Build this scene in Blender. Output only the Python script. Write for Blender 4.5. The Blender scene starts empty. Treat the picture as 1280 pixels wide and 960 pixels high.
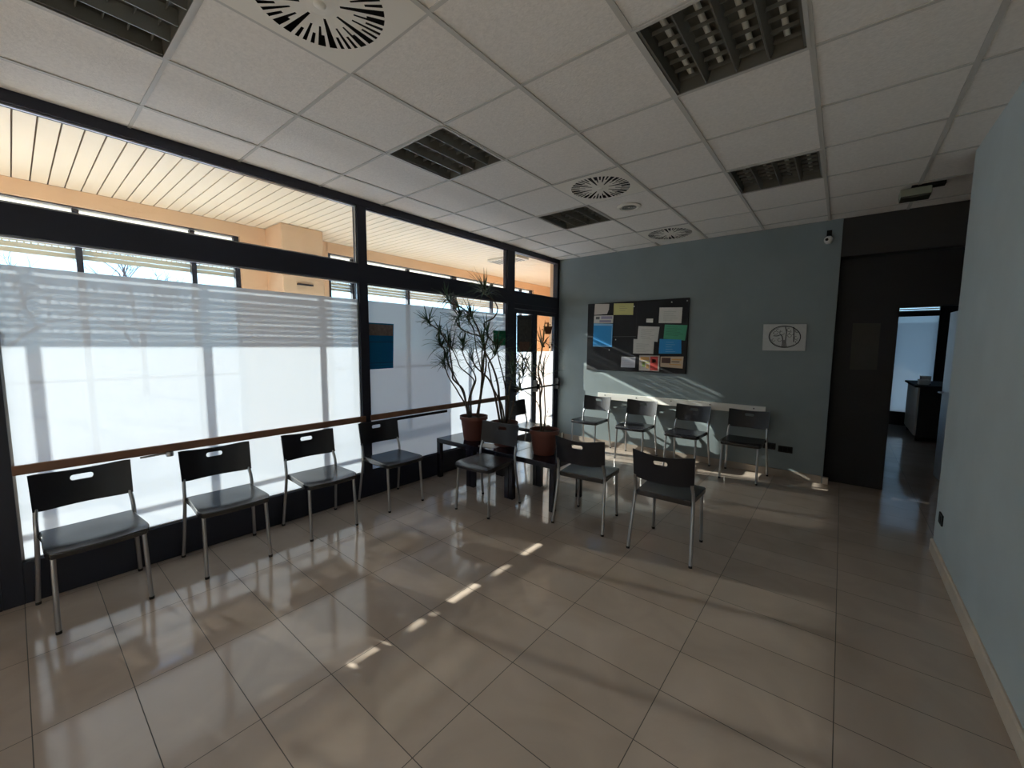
import bpy, bmesh, math, random
from mathutils import Vector, Matrix
random.seed(7)
S = bpy.context.scene
COL = S.collection
PI = math.pi
H = 1.51            # camera height
CE = 2.85           # ceiling height
XF = -3.57         # room side face of the glazed partition
XG = -3.605          # its glass
YB = 5.587          # back wall face
XR = 0.62           # right wall face
YR = -6.2           # rear wall, behind the camera
XO = -5.52          # outer windows of the corridor

# ------------------------------------------------------------------ camera
YAW, PITCH, ROLL, FPX = -0.6815, -0.0954, 0.0068, 506.88
cy, sy = math.cos(YAW), math.sin(YAW)
FV = Vector((sy*math.cos(PITCH), cy*math.cos(PITCH), math.sin(PITCH)))
R0 = Vector((cy, -sy, 0)); U0 = R0.cross(FV)
RV = math.cos(ROLL)*R0 + math.sin(ROLL)*U0
UV = -math.sin(ROLL)*R0 + math.cos(ROLL)*U0
cam = bpy.data.cameras.new('camera'); co = bpy.data.objects.new('camera', cam); COL.objects.link(co)
m = Matrix((RV, UV, -FV)).transposed().to_4x4(); m.translation = (0, 0, H)
co.matrix_world = m
cam.sensor_width = 36; cam.sensor_fit = 'HORIZONTAL'; cam.lens = FPX*36/1280; cam.clip_start = 0.02; cam.clip_end = 300
S.camera = co

def ray(px, py): return FV + RV*((px-640)/FPX) - UV*((py-480)/FPX)
def on_x(px, py, X): d = ray(px, py); return Vector((0, 0, H)) + d*(X/d.x)
def on_y(px, py, Y): d = ray(px, py); return Vector((0, 0, H)) + d*(Y/d.y)
def on_z(px, py, Z): d = ray(px, py); return Vector((0, 0, H)) + d*((Z-H)/d.z)
def on_depth(px, py, D): return Vector((0, 0, H)) + ray(px, py)*D

# ------------------------------------------------------------------ materials
MATS = {}
def nt(name):
    mt = bpy.data.materials.new(name); mt.use_nodes = True
    n = mt.node_tree; b = n.nodes['Principled BSDF']; return mt, n, b
def N(t, typ, **kw):
    nd = t.nodes.new(typ)
    for k, v in kw.items():
        if k in nd.inputs: nd.inputs[k].default_value = v
        else: setattr(nd, k, v)
    return nd
def mat(name, col, rough=.5, metal=0, noise=0, scale=8, bump=0, bscale=60, spec=.5, coat=0):
    if name in MATS: return MATS[name]
    mt, t, b = nt(name)
    b.inputs['Roughness'].default_value = rough; b.inputs['Metallic'].default_value = metal
    b.inputs['Specular IOR Level'].default_value = spec
    b.inputs['Coat Weight'].default_value = coat
    tc = N(t, 'ShaderNodeTexCoord')
    if noise:
        nz = N(t, 'ShaderNodeTexNoise', Scale=scale, Detail=5.0)
        t.links.new(tc.outputs['Object'], nz.inputs['Vector'])
        rp = N(t, 'ShaderNodeValToRGB')
        rp.color_ramp.elements[0].position = .3; rp.color_ramp.elements[1].position = .7
        rp.color_ramp.elements[0].color = [c*(1-noise) for c in col]+[1]
        rp.color_ramp.elements[1].color = [min(1, c*(1+noise)) for c in col]+[1]
        t.links.new(nz.outputs['Fac'], rp.inputs['Fac']); t.links.new(rp.outputs['Color'], b.inputs['Base Color'])
    else:
        b.inputs['Base Color'].default_value = (*col, 1)
    if bump:
        n2 = N(t, 'ShaderNodeTexNoise', Scale=bscale, Detail=4.0)
        t.links.new(tc.outputs['Object'], n2.inputs['Vector'])
        bp = N(t, 'ShaderNodeBump', Strength=bump, Distance=.004)
        t.links.new(n2.outputs['Fac'], bp.inputs['Height']); t.links.new(bp.outputs['Normal'], b.inputs['Normal'])
    MATS[name] = mt
    return mt

def floor_mat():
    mt, t, b = nt('polished_tile')
    g = N(t, 'ShaderNodeNewGeometry')
    mp = N(t, 'ShaderNodeMapping'); mp.inputs['Location'].default_value = (-.07+.5985*20, -.24+.292*20, 0)
    t.links.new(g.outputs['Position'], mp.inputs['Vector'])
    br = N(t, 'ShaderNodeTexBrick', offset=0.0, squash=1.0, Scale=1.0)
    br.inputs['Mortar Size'].default_value = .0018; br.inputs['Mortar Smooth'].default_value = .1
    br.inputs['Brick Width'].default_value = .5985; br.inputs['Row Height'].default_value = .292; br.inputs['Bias'].default_value = 0
    br.inputs['Color1'].default_value = (.44, .365, .31, 1); br.inputs['Color2'].default_value = (.49, .41, .35, 1)
    br.inputs['Mortar'].default_value = (.07, .06, .052, 1)
    t.links.new(mp.outputs['Vector'], br.inputs['Vector'])
    nz = N(t, 'ShaderNodeTexNoise', Scale=2.2, Detail=6.0, Distortion=1.2)
    t.links.new(g.outputs['Position'], nz.inputs['Vector'])
    mx = N(t, 'ShaderNodeMix', data_type='RGBA', blend_type='MULTIPLY'); mx.inputs['Factor'].default_value = .35
    rp = N(t, 'ShaderNodeValToRGB'); rp.color_ramp.elements[0].color = (.62, .6, .58, 1); rp.color_ramp.elements[1].color = (1.15, 1.13, 1.1, 1)
    rp.color_ramp.elements[0].position = .3; rp.color_ramp.elements[1].position = .7
    t.links.new(nz.outputs['Fac'], rp.inputs['Fac'])
    t.links.new(br.outputs['Color'], mx.inputs['A']); t.links.new(rp.outputs['Color'], mx.inputs['B'])
    t.links.new(mx.outputs['Result'], b.inputs['Base Color'])
    rr = N(t, 'ShaderNodeMapRange'); rr.inputs['To Min'].default_value = .09; rr.inputs['To Max'].default_value = .6
    t.links.new(br.outputs['Fac'], rr.inputs['Value']); t.links.new(rr.outputs['Result'], b.inputs['Roughness'])
    bp = N(t, 'ShaderNodeBump', Strength=.35, Distance=.002, invert=True)
    t.links.new(br.outputs['Fac'], bp.inputs['Height']); t.links.new(bp.outputs['Normal'], b.inputs['Normal'])
    b.inputs['Specular IOR Level'].default_value = .6
    return mt

def glass_mat():
    mt, t, b = nt('clear_glass'); t.nodes.remove(b)
    out = t.nodes['Material Output']
    tr = N(t, 'ShaderNodeBsdfTransparent'); tr.inputs['Color'].default_value = (.95, .97, .97, 1)
    gl = N(t, 'ShaderNodeBsdfGlossy'); gl.inputs['Roughness'].default_value = .02
    lw = N(t, 'ShaderNodeLayerWeight', Blend=.5); pw_ = N(t, 'ShaderNodeMath', operation='POWER'); pw_.inputs[1].default_value = 5
    t.links.new(lw.outputs['Facing'], pw_.inputs[0])
    fr = N(t, 'ShaderNodeMapRange'); fr.inputs['To Min'].default_value = .025; fr.inputs['To Max'].default_value = .6
    t.links.new(pw_.outputs[0], fr.inputs['Value'])
    mx = N(t, 'ShaderNodeMixShader')
    t.links.new(fr.outputs[0], mx.inputs[0]); t.links.new(tr.outputs[0], mx.inputs[1]); t.links.new(gl.outputs[0], mx.inputs[2])
    t.links.new(mx.outputs[0], out.inputs['Surface']); return mt

def film_mat(name='frosted_film', ct=(.80, .81, .83), cd=(.72, .74, .76), f=.6, thr=.0):
    mt, t, b = nt(name); t.nodes.remove(b)
    out = t.nodes['Material Output']
    tl = N(t, 'ShaderNodeBsdfTranslucent'); tl.inputs['Color'].default_value = (*ct, 1)
    df = N(t, 'ShaderNodeBsdfDiffuse'); df.inputs['Color'].default_value = (*cd, 1)
    mx = N(t, 'ShaderNodeMixShader'); mx.inputs[0].default_value = f
    t.links.new(df.outputs[0], mx.inputs[1]); t.links.new(tl.outputs[0], mx.inputs[2])
    last = mx
    if thr:
        tp = N(t, 'ShaderNodeBsdfTransparent'); m2 = N(t, 'ShaderNodeMixShader'); m2.inputs[0].default_value = thr
        t.links.new(mx.outputs[0], m2.inputs[1]); t.links.new(tp.outputs[0], m2.inputs[2]); last = m2
    t.links.new(last.outputs[0], out.inputs['Surface']); return mt

M_FLOOR = floor_mat(); M_GLASS = glass_mat()
M_FILM = film_mat(ct=(.68, .75, .86), cd=(.74, .77, .81), f=.15, thr=.035)
M_DFILM = film_mat('door_film', (.76, .77, .78), (.72, .74, .76), .45, .50)
M_SBOX = film_mat('white_plastic_strip', (.85, .83, .78), (.8, .8, .76), .6)
M_FRAME = mat('black_aluminium', (.018, .021, .036), .42, 0, spec=.4)
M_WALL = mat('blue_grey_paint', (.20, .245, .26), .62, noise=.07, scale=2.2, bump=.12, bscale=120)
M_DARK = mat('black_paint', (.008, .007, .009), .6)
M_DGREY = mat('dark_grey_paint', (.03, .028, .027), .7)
M_CEIL = mat('ceiling_tile', (.76, .72, .68), .9, noise=.06, scale=60, bump=.5, bscale=90)
M_BAR = mat('ceiling_bar', (.50, .48, .45), .55)
M_PLATE = mat('enamel_plate', (.74, .70, .63), .5)
M_BLACK = mat('matt_black', (.004, .004, .004), .9)
M_SKIRT = mat('cream_skirting', (.62, .53, .43), .45, noise=.06)
M_SKT = mat('tile_skirting', (.34, .29, .245), .25, noise=.06)
M_ORANGE = mat('peach_render', (.68, .47, .31), .8, noise=.05, scale=3, bump=.1)
M_SLAT = mat('cream_slat', (.76, .67, .54), .55)
M_GROOVE = mat('slat_groove', (.16, .11, .07), .8)
M_CFLOOR = mat('corridor_tile', (.80, .74, .66), .45, noise=.06, scale=3)
M_SHUT = mat('shutter_slat', (.70, .66, .57), .5)
M_PLAS = mat('black_plastic', (.008, .008, .013), .38, bump=.05, bscale=260, spec=.5)
M_STEEL = mat('satin_steel', (.42, .42, .43), .3, 1)
M_RUB = mat('black_rubber', (.012, .012, .012), .7)
M_RAIL = mat('brown_rail', (.20, .10, .06), .5, noise=.15, scale=10)
M_TABLE = mat('dark_lacquer', (.012, .011, .022), .13, spec=.6)
M_POT = mat('terracotta_pot', (.15, .05, .038), .6, noise=.12, scale=9)
M_SOIL = mat('potting_soil', (.035, .022, .015), .95, noise=.3, scale=50, bump=.8, bscale=80)
M_STEM = mat('plant_stem', (.085, .065, .05), .8, noise=.25, scale=40)
M_LEAF = mat('dracaena_leaf', (.04, .085, .04), .45, noise=.3, scale=7)
M_WHITE = mat('white_board', (.78, .77, .73), .45)
M_PAPER = mat('white_paper', (.62, .61, .58), .8, noise=.04, scale=20)
M_INK = mat('grey_ink', (.13, .13, .13), .8)
M_LOUV = mat('louvre_metal', (.20, .195, .175), .3, .4)
M_HOUS = mat('lamp_housing', (.17, .16, .135), .4, .2)
M_TUBE = mat('lamp_tube', (.78, .78, .72), .3)
M_BARK = mat('bare_bark', (.10, .07, .06), .9, noise=.2)
M_GROUND = mat('outdoor_ground', (.52, .50, .45), .95, noise=.12, scale=1)
M_PLAST_W = mat('white_plastic', (.62, .62, .60), .4)

# ------------------------------------------------------------------ mesh builder
class MB:
    def __init__(s): s.v = []; s.f = []
    def add(s, vs, fs):
        o = len(s.v); s.v += [tuple(v) for v in vs]; s.f += [tuple(i+o for i in f) for f in fs]; return s
    def box(s, x0, x1, y0, y1, z0, z1):
        x0, x1 = min(x0, x1), max(x0, x1); y0, y1 = min(y0, y1), max(y0, y1); z0, z1 = min(z0, z1), max(z0, z1)
        return s.add([(x0,y0,z0),(x1,y0,z0),(x1,y1,z0),(x0,y1,z0),(x0,y0,z1),(x1,y0,z1),(x1,y1,z1),(x0,y1,z1)],
                     [(3,2,1,0),(4,5,6,7),(0,1,5,4),(1,2,6,5),(2,3,7,6),(3,0,4,7)])
    def prism(s, pts, off):      # pts: planar polygon (list of Vector), off: extrusion vector
        n = len(pts); off = Vector(off); P = [Vector(p) for p in pts]
        return s.add(P+[p+off for p in P], [tuple(range(n))[::-1], tuple(range(n, 2*n))]+[(i, (i+1) % n, n+(i+1) % n, n+i) for i in range(n)])
    def tube(s, path, r, seg=8, sub=0, caps=True):
        P = [Vector(p) for p in path]
        rs = list(r) if isinstance(r, (list, tuple)) else [r]*len(P)
        if sub and len(P) > 2:
            Q, RR = [], []
            for i in range(len(P)-1):
                a, b, c, d = P[max(i-1, 0)], P[i], P[i+1], P[min(i+2, len(P)-1)]
                for k in range(sub):
                    u = k/sub
                    Q.append(.5*((2*b)+(c-a)*u+(2*a-5*b+4*c-d)*u*u+(3*b-a-3*c+d)*u**3)); RR.append(rs[i]*(1-u)+rs[i+1]*u)
            Q.append(P[-1]); RR.append(rs[-1]); P, rs = Q, RR
        vs, fs = [], []
        t = (P[1]-P[0]).normalized(); up = Vector((0, 0, 1)) if abs(t.z) < .9 else Vector((1, 0, 0))
        nrm = t.cross(up).normalized()
        for i, p in enumerate(P):
            t = (P[min(i+1, len(P)-1)]-P[max(i-1, 0)]).normalized()
            nrm = (nrm-t*nrm.dot(t)).normalized(); bi = t.cross(nrm)
            for k in range(seg):
                a = 2*PI*k/seg; vs.append(p+(nrm*math.cos(a)+bi*math.sin(a))*rs[i])
        for i in range(len(P)-1):
            for k in range(seg):
                k2 = (k+1) % seg; fs.append((i*seg+k, i*seg+k2, (i+1)*seg+k2, (i+1)*seg+k))
        if caps: fs.append(tuple(range(seg))[::-1]); fs.append(tuple(range((len(P)-1)*seg, len(P)*seg)))
        return s.add(vs, fs)
    def lathe(s, prof, c=(0, 0, 0), seg=32):     # prof: (r, z) list
        vs, fs = [], []
        for r, z in prof:
            for k in range(seg):
                a = 2*PI*k/seg; vs.append((c[0]+r*math.cos(a), c[1]+r*math.sin(a), c[2]+z))
        for i in range(len(prof)-1):
            for k in range(seg):
                k2 = (k+1) % seg; fs.append((i*seg+k, i*seg+k2, (i+1)*seg+k2, (i+1)*seg+k))
        return s.add(vs, fs)
    def build(s, name, m, parent=None, smooth=None, bevel=0, bseg=2, loc=None):
        me = bpy.data.meshes.new(name); me.from_pydata(s.v, [], s.f)
        bm = bmesh.new(); bm.from_mesh(me)
        bmesh.ops.recalc_face_normals(bm, faces=bm.faces[:]); bm.to_mesh(me); bm.free()
        me.materials.append(m)
        if smooth is not None:
            for p in me.polygons: p.use_smooth = True
            me.set_sharp_from_angle(angle=math.radians(smooth))
        o = bpy.data.objects.new(name, me); COL.objects.link(o)
        if parent: o.parent = parent
        if loc: o.location = loc
        if bevel:
            bv = o.modifiers.new('bevel', 'BEVEL'); bv.width = bevel; bv.segments = bseg; bv.limit_method = 'ANGLE'; bv.harden_normals = False
        return o
def bx(*a): return MB().box(*a)
def tag(o, label=None, cat=None, group=None, kind=None):
    if label: o['label'] = label
    if cat: o['category'] = cat
    if group: o['group'] = group
    if kind: o['kind'] = kind
    return o
def empty(name, loc=(0, 0, 0), rz=0):
    o = bpy.data.objects.new(name, None); COL.objects.link(o); o.location = loc; o.rotation_euler = (0, 0, rz); o.empty_display_size = .1; return o
def struct(name, mb, m, label, cat, parent=None, **kw):
    o = mb.build(name, m, parent, **kw)
    return tag(o, label, cat, None, 'structure')
def local(mb, o):       # shift geometry given in world coordinates into the frame of its (unrotated) parent
    mb.v = [(v[0]-o.location.x, v[1]-o.location.y, v[2]-o.location.z) for v in mb.v]; return mb

# ------------------------------------------------------------------ world, sun
w = bpy.data.worlds.new('sky'); S.world = w; w.use_nodes = True
t = w.node_tree; bg = t.nodes['Background']
tc = N(t, 'ShaderNodeTexCoord'); sp = N(t, 'ShaderNodeSeparateXYZ'); t.links.new(tc.outputs['Generated'], sp.inputs[0])
rp = N(t, 'ShaderNodeValToRGB'); e = rp.color_ramp.elements
e[0].position = 0.0; e[0].color = (.48, .78, 1.0, 1); e[1].position = .7; e[1].color = (.13, .32, .85, 1)
t.links.new(sp.outputs['Z'], rp.inputs['Fac']); t.links.new(rp.outputs['Color'], bg.inputs['Color'])
SKY = 1.7
bg.inputs['Strength'].default_value = SKY
sl = bpy.data.lights.new('sun', 'SUN'); sl.energy = 11.0; sl.angle = math.radians(.53); sl.color = (1, .93, .82)
so = bpy.data.objects.new('sun', sl); COL.objects.link(so)
so.rotation_euler = Vector((1, .235, -.405)).to_track_quat('-Z', 'Y').to_euler(); so.location = (-12, -3, 8)

# ------------------------------------------------------------------ room shell
struct('floor', bx(-3.67, 3.2, YR, 11.3, -.1, 0), M_FLOOR, 'polished greige floor of rectangular porcelain tiles', 'floor')
# ceiling of tiles, with open cells for the recessed lamps
def gx(c): return -.6*c+.406
def gy(r): return .6*r+.565
LAMPS = [(1, 2), (1, 5), (4, 2), (4, 5), (4, -1), (1, -1)]
VENTS = [(3, 0), (3, 4), (3, 7)]
cm = MB()
xs = [XF+.001]+[gx(c) for c in range(6, -6, -1)]+[3.2]
ys = [YR]+[gy(r) for r in range(-12, 18)]+[11.3]
xs = sorted(x for x in xs if -3.65 < x < 3.25); ys = sorted(y for y in ys if YR-.05 < y < 11.35)
def in_cells(x, y, cells): return any(gx(c+1)-.01 < x < gx(c)+.01 and gy(r)-.01 < y < gy(r+1)+.01 for c, r in cells)
for i in range(len(xs)-1):
    for j in range(len(ys)-1):
        mx_, my_ = (xs[i]+xs[i+1])/2, (ys[j]+ys[j+1])/2
        if in_cells(mx_, my_, LAMPS) or in_cells(mx_, my_, VENTS): continue
        if xs[i+1]-xs[i] < .02 or ys[j+1]-ys[j] < .02: continue
        cm.box(xs[i]+.004, xs[i+1]-.004, ys[j]+.004, ys[j+1]-.004, CE+.006, CE+.02)
struct('ceiling', cm, M_CEIL, 'suspended ceiling of speckled off-white mineral tiles', 'ceiling')
gm = MB()
for x in xs[1:-1]: gm.box(x-.012, x+.012, ys[0], ys[-1], CE, CE+.005)
for y in ys[1:-1]: gm.box(xs[0], xs[-1], y-.009, y+.009, CE+.001, CE+.0055)
struct('trim_1', gm, M_BAR, 'thin metal grid carrying the ceiling tiles', 'ceiling grid')
struct('roof', bx(-3.69, 3.4, YR-.2, 13.6, CE+.16, CE+.3), M_DGREY, 'roof slab over the suspended ceiling', 'roof')  # runs on past the next room as an added eave dimming its window

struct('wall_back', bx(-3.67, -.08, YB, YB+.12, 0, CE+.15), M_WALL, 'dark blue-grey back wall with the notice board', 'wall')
struct('wall_right', bx(XR, XR+.12, YR, 4.26, 0, CE+.15), mat('lit_blue_grey_paint', (.47, .53, .54), .62, noise=.06, scale=2.2, bump=.12, bscale=120), 'blue-grey right wall ending at the passage', 'wall')  # back wall paint, lightened to stand in for light from the glazing
struct('wall_rear', bx(-3.67, XR, YR-.12, YR, 0, CE+.15), mat('white_paint', (.72, .72, .70), .7), 'rear wall behind the camera', 'wall')
struct('wall_left', bx(XF-.10, XF, -1.3, -.131, 0, CE+.155).box(XF-.10, XF, YR, -1.3, 0, .2).box(XF-.10, XF, YR, -1.3, 2.7, CE+.155).box(XF-.10, XF, YR, -5.9, .2, 2.7).box(XF-.10, XF, -3.63, -3.57, .2, 2.7), M_FRAME, 'dark panel left of the frosted glazing', 'wall')
struct('baseboard_back', bx(-3.545, -.09, YB-.011, YB-.0005, 0.0005, .085), M_SKT, 'tile skirting along the back wall', 'skirting')
struct('baseboard_end', bx(-.0795, -.03, YB-.011, YB+.05, .0005, .07), M_SKIRT, 'pale skirting at the end of the back wall', 'skirting')
sk = MB().prism([(XR-.0005, 0, .0005), (XR-.016, 0, .0005), (XR-.016, 0, .083), (XR-.008, 0, .09), (XR-.0005, 0, .09)], (0, 4.26-YR-.01, 0))
sk.v = [(x, y+YR+.01, z) for x, y, z in sk.v]
struct('baseboard_right', sk, M_SKIRT, 'cream skirting along the right wall', 'skirting')
# passage beyond the back wall corner
YP = 5.75
pw = MB()
pw.box(-.0795, .425, YP, YP+.1, 0, 2.46); pw.box(.425, 1.5, YP, YP+.1, 1.925, 2.46); pw.box(1.06, 2.6, YP, YP+.1, 0, 1.925); pw.box(1.5, 2.6, YP, YP+.1, 1.925, 2.46)
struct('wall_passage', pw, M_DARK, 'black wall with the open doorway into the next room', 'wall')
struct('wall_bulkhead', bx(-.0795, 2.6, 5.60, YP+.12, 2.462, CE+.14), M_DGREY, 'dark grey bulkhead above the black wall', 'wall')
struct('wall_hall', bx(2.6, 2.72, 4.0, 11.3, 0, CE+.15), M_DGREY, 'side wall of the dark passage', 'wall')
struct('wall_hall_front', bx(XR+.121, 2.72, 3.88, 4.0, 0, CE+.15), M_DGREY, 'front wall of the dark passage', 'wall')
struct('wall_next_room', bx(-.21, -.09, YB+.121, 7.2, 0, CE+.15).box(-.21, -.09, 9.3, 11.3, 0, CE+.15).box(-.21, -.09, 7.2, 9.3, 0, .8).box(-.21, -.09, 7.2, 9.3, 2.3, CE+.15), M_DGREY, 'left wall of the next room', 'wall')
# next room windows: unseen side one added for daylight, then the far one
wk = tag(empty('window_10', (-.15, 8.25, .8)), 'added side window lighting the next room, out of view', 'window', None, 'structure')
local(bx(-.155, -.15, 7.2, 9.3, .8, 2.3), wk).build('pane', M_GLASS, wk)
local(MB().add([(-.148, 7.2, .8), (-.148, 9.3, .8), (-.148, 9.3, 2.3), (-.148, 7.2, 2.3)], [(0, 1, 2, 3)]), wk).build('frosted_film', M_DFILM, wk)
YW = 10.9
fx0, fx1 = on_y(1117, 450, YW).x, on_y(1169, 450, YW).x
fw = MB()
fw.box(-.08, fx0, YW, YW+.1, 0, CE); fw.box(fx1, 2.6, YW, YW+.1, 0, CE); fw.box(fx0, fx1, YW, YW+.1, 0, .26); fw.box(fx0, fx1, YW, YW+.1, 2.62, CE)
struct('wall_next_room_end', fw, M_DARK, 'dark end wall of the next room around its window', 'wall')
wn = tag(empty('window_4', ((fx0+fx1)/2, YW+.05, .26)), 'narrow frosted window glimpsed through the dark doorway', 'window', None, 'structure')
local(bx(fx0, fx1, YW+.02, YW+.08, 2.11, 2.2), wn).build('transom', M_FRAME, wn)
local(bx(fx0, fx1, YW+.045, YW+.05, .26, 2.62), wn).build('pane', M_GLASS, wn)
vs_ = MB()
for k in range(12): vs_.box(fx0, fx1, YW+.085, YW+.1, 2.2+k*.036, 2.2+k*.036+.03)
local(vs_, wn).build('shutter', M_SHUT, wn)
local(MB().add([(fx0, YW+.043, .26), (fx1, YW+.043, .26), (fx1, YW+.043, 2.11), (fx0, YW+.043, 2.11)], [(0, 1, 2, 3)]), wn).build('frosted_film', M_FILM, wn)

struct('wall_sky_block', bx(-3, 4, 13.4, 13.55, -.2, 2.1), M_GROUND, 'unseen yard wall added to dim the far window', 'wall')  # unseen wall, added to cut the sky light on the far window
# ------------------------------------------------------------------ glazed partition
K = 1.0142
def zf(z): return z*K+H
Y0, YM1, YM2, YM3, YM4 = -.045, 2.107, 2.198, 4.298, 4.452
ZT0, ZT1 = zf(.572), zf(.742)
ZH = zf(1.262)
FX0 = XF-.085
def fr(name, *a): return struct(name, bx(*a), M_FRAME, *FL[name], bevel=.003)
FL = {'trim_2': ('black head frame of the glazed partition under the ceiling', 'frame'),
      'trim_3': ('black horizontal transom of the glazed partition', 'frame'),
      'trim_4': ('black plinth at the foot of the glazed partition', 'frame'),
      'trim_5': ('black left jamb post of the glazed partition', 'frame'),
      'trim_6': ('black post between the first and second frosted bays', 'frame'),
      'trim_7': ('black post between the second frosted bay and the doors', 'frame'),
      'trim_8': ('black jamb post between the doors and the back wall', 'frame'),
      'trim_9': ('black door head under the transom', 'frame')}
fr('trim_2', FX0, XF, -.13, YB-.001, ZH, CE+.155)
fr('trim_3', FX0+.001, XF-.001, Y0, 5.53, ZT0, ZT1)
fr('trim_4', FX0+.001, XF-.001, Y0, YM3, .0005, .245)
fr('trim_5', FX0, XF, -.13, Y0, .0005, ZH)
fr('trim_6', FX0, XF, YM1, YM2, .0005, ZH)
fr('trim_7', FX0, XF, YM3, YM4, .0005, ZH)
fr('trim_8', FX0, XF, 5.53, YB-.001, .0005, ZH)
fr('trim_9', FX0+.002, XF-.002, YM4, 5.53, zf(.505), ZT0)
ZFT = 1.932                 # upper edge of the frosted film
def plane_x(mb, x, y0, y1, z0, z1): return mb.add([(x, y0, z0), (x, y1, z0), (x, y1, z1), (x, y0, z1)], [(0, 1, 2, 3)])
def glazing(n, y0, y1, label, slits):
    o = tag(empty('window_%d' % n, (XG, (y0+y1)/2, .245)), label, 'window', None, 'structure')
    local(bx(XG-.004, XG, y0, y1, .245, ZT0), o).build('pane', M_GLASS, o)
    local(bx(XG-.004, XG, y0, y1, ZT1, ZH), o).build('upper_pane', M_GLASS, o)
    f = MB(); z = .245
    for a, b in slits+[(ZFT, None)]:
        plane_x(f, XG+.002, y0, y1, z, a); z = b
    for a, b in slits: plane_x(f, XG+.002, y0, y0+.5, a, b)     # the slit under the rail starts past the first chair
    local(f, o).build('frosted_film', M_FILM, o)
    b = MB()
    for (za, zb) in ((.245, ZT0), (ZT1, ZH)):
        b.box(XG+.004, XG+.016, y0, y0+.012, za, zb); b.box(XG+.004, XG+.016, y1-.012, y1, za, zb)
        b.box(XG+.004, XG+.016, y0, y1, za, za+.012); b.box(XG+.004, XG+.016, y0, y1, zb-.012, zb)
    local(b, o).build('glazing_bead', M_STEEL if n == 1 else M_FRAME, o)
    return o
glazing(1, Y0, YM1, 'large frosted window bay behind the row of chairs', [(.763, .780)])
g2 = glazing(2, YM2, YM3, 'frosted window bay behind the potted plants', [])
local(bx(XG+.003, XG+.006, YM2+.013, 3.22, .712, .742), g2).build('shaded_slit', M_BLACK, g2)  # black strip in place of the shaded view through a clear slit
o = tag(empty('window_3', (XG, (YM4+5.53)/2, ZT1)), 'clear fanlight above the glass doors', 'window', None, 'structure')
local(bx(XG-.004, XG, YM4, 5.53, ZT1, ZH), o).build('pane', M_GLASS, o)

def door_leaf(n, y0, y1, label, bar_from, bar_to):
    ztop = zf(.505); o = tag(empty('door_%d' % n, (XG, (y0+y1)/2, 0)), label, 'door', None, 'structure')
    f = MB(); X0, X1 = XF-.06, XF-.01; st = .055
    f.box(X0, X1, y0+.002, y0+st, .004, ztop-.004); f.box(X0, X1, y1-st, y1-.002, .004, ztop-.004)
    f.box(X0, X1, y0+st, y1-st, .004, .2); f.box(X0, X1, y0+st, y1-st, ztop-.06, ztop-.004)
    local(f, o).build('leaf_frame', M_FRAME, o)
    local(bx(XG-.003, XG+.003, y0+st, y1-st, .2, ztop-.06), o).build('pane', M_GLASS, o)
    local(plane_x(MB(), XG+.005, y0+st, y1-st, .2, 1.418), o).build('frosted_film', M_DFILM, o)
    b = MB(); b.tube([(XF+.06, bar_from, .885), (XF+.06, bar_to, .89)], .014, 10)
    b.box(XF-.009, XF+.075, bar_to-.035, bar_to-.005, .82, .99); b.box(XF-.009, XF+.07, bar_from, bar_from+.03, .85, .93)
    local(b, o).build('push_bar', M_BLACK, o, smooth=40)
    return o
door_leaf(1, YM4, 4.945, 'narrow glass door leaf with a brown poster, left of the pair', 4.44, 4.93)
door_leaf(2, 4.948, 5.529, 'glass door leaf beside the back wall, right of the pair', 4.96, 5.52)

w9 = tag(empty('window_9', (XG, -3.6, .2)), 'added clear window bay behind the camera for fill light', 'window', None, 'structure')  # unseen bay, added to bring fill light into the room
local(bx(XG-.004, XG, -5.9, -1.3, .2, 2.7), w9).build('pane', M_GLASS, w9)
# wooden crash rails
def rail(y0, y1, label):
    return tag(MB().box(XF+.0005, XF+.024, y0, y1, zf(-.737), zf(-.684)).build('crash_rail', M_RAIL, bevel=.003), label, 'rail', 'wooden rails on the glazing')
rail(Y0-.0, YM1+.02, 'brown wooden crash rail across the large left frosted bay')
rail(YM2-.01, YM3+.02, 'brown wooden crash rail across the frosted bay behind the plants')
# thermostat-like window stay under the left rail
p = on_x(207, 567, XF+.02)
st = MB(); st.tube([(XF+.018, p.y-.13, .752), (XF+.022, p.y, .757)], .007, 8); st.lathe([(0, -.018), (.02, -.016), (.023, 0), (.02, .016), (0, .018)], (XF+.03, p.y+.02, .752), 16)
tag(st.build('window_stay', M_STEEL, smooth=40), 'small grey metal stay with a knob under the left wooden rail', 'handle')

# ------------------------------------------------------------------ corridor outside the partition
CZ = 2.872; YC = -7.0
struct('corridor_floor', bx(-5.7, -3.671, -7, 8.7, -.1, 0), M_CFLOOR, 'pale tiled floor of the glazed corridor', 'floor')
cs = MB(); k = 0; y = YC
while y < 8.6:
    cs.box(-5.45, -3.672, y+.005, y+.096, CZ, CZ+.012); y += .1
struct('corridor_ceiling', cs, M_SLAT, 'cream slatted ceiling of the corridor behind the glass', 'ceiling')
struct('corridor_ceiling_backing', bx(-5.7, -3.672, YC, 8.7, CZ+.02, CZ+.1), M_GROOVE, 'brown backing above the cream corridor slats', 'ceiling')
struct('wall_corridor_end', bx(-5.7, -3.53, 8.6, 8.75, 0, 2.87), M_ORANGE, 'peach end wall of the corridor', 'wall')
struct('wall_corridor_start', bx(-5.7, -3.671, YC-.15, YC, 0, 2.87), M_ORANGE, 'peach near end wall of the corridor', 'wall')
struct('wall_corridor_side', bx(-3.75, -3.671, YB+.001, 8.6, 0, 2.87), M_ORANGE, 'peach inner wall of the corridor past the doors', 'wall')
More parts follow.
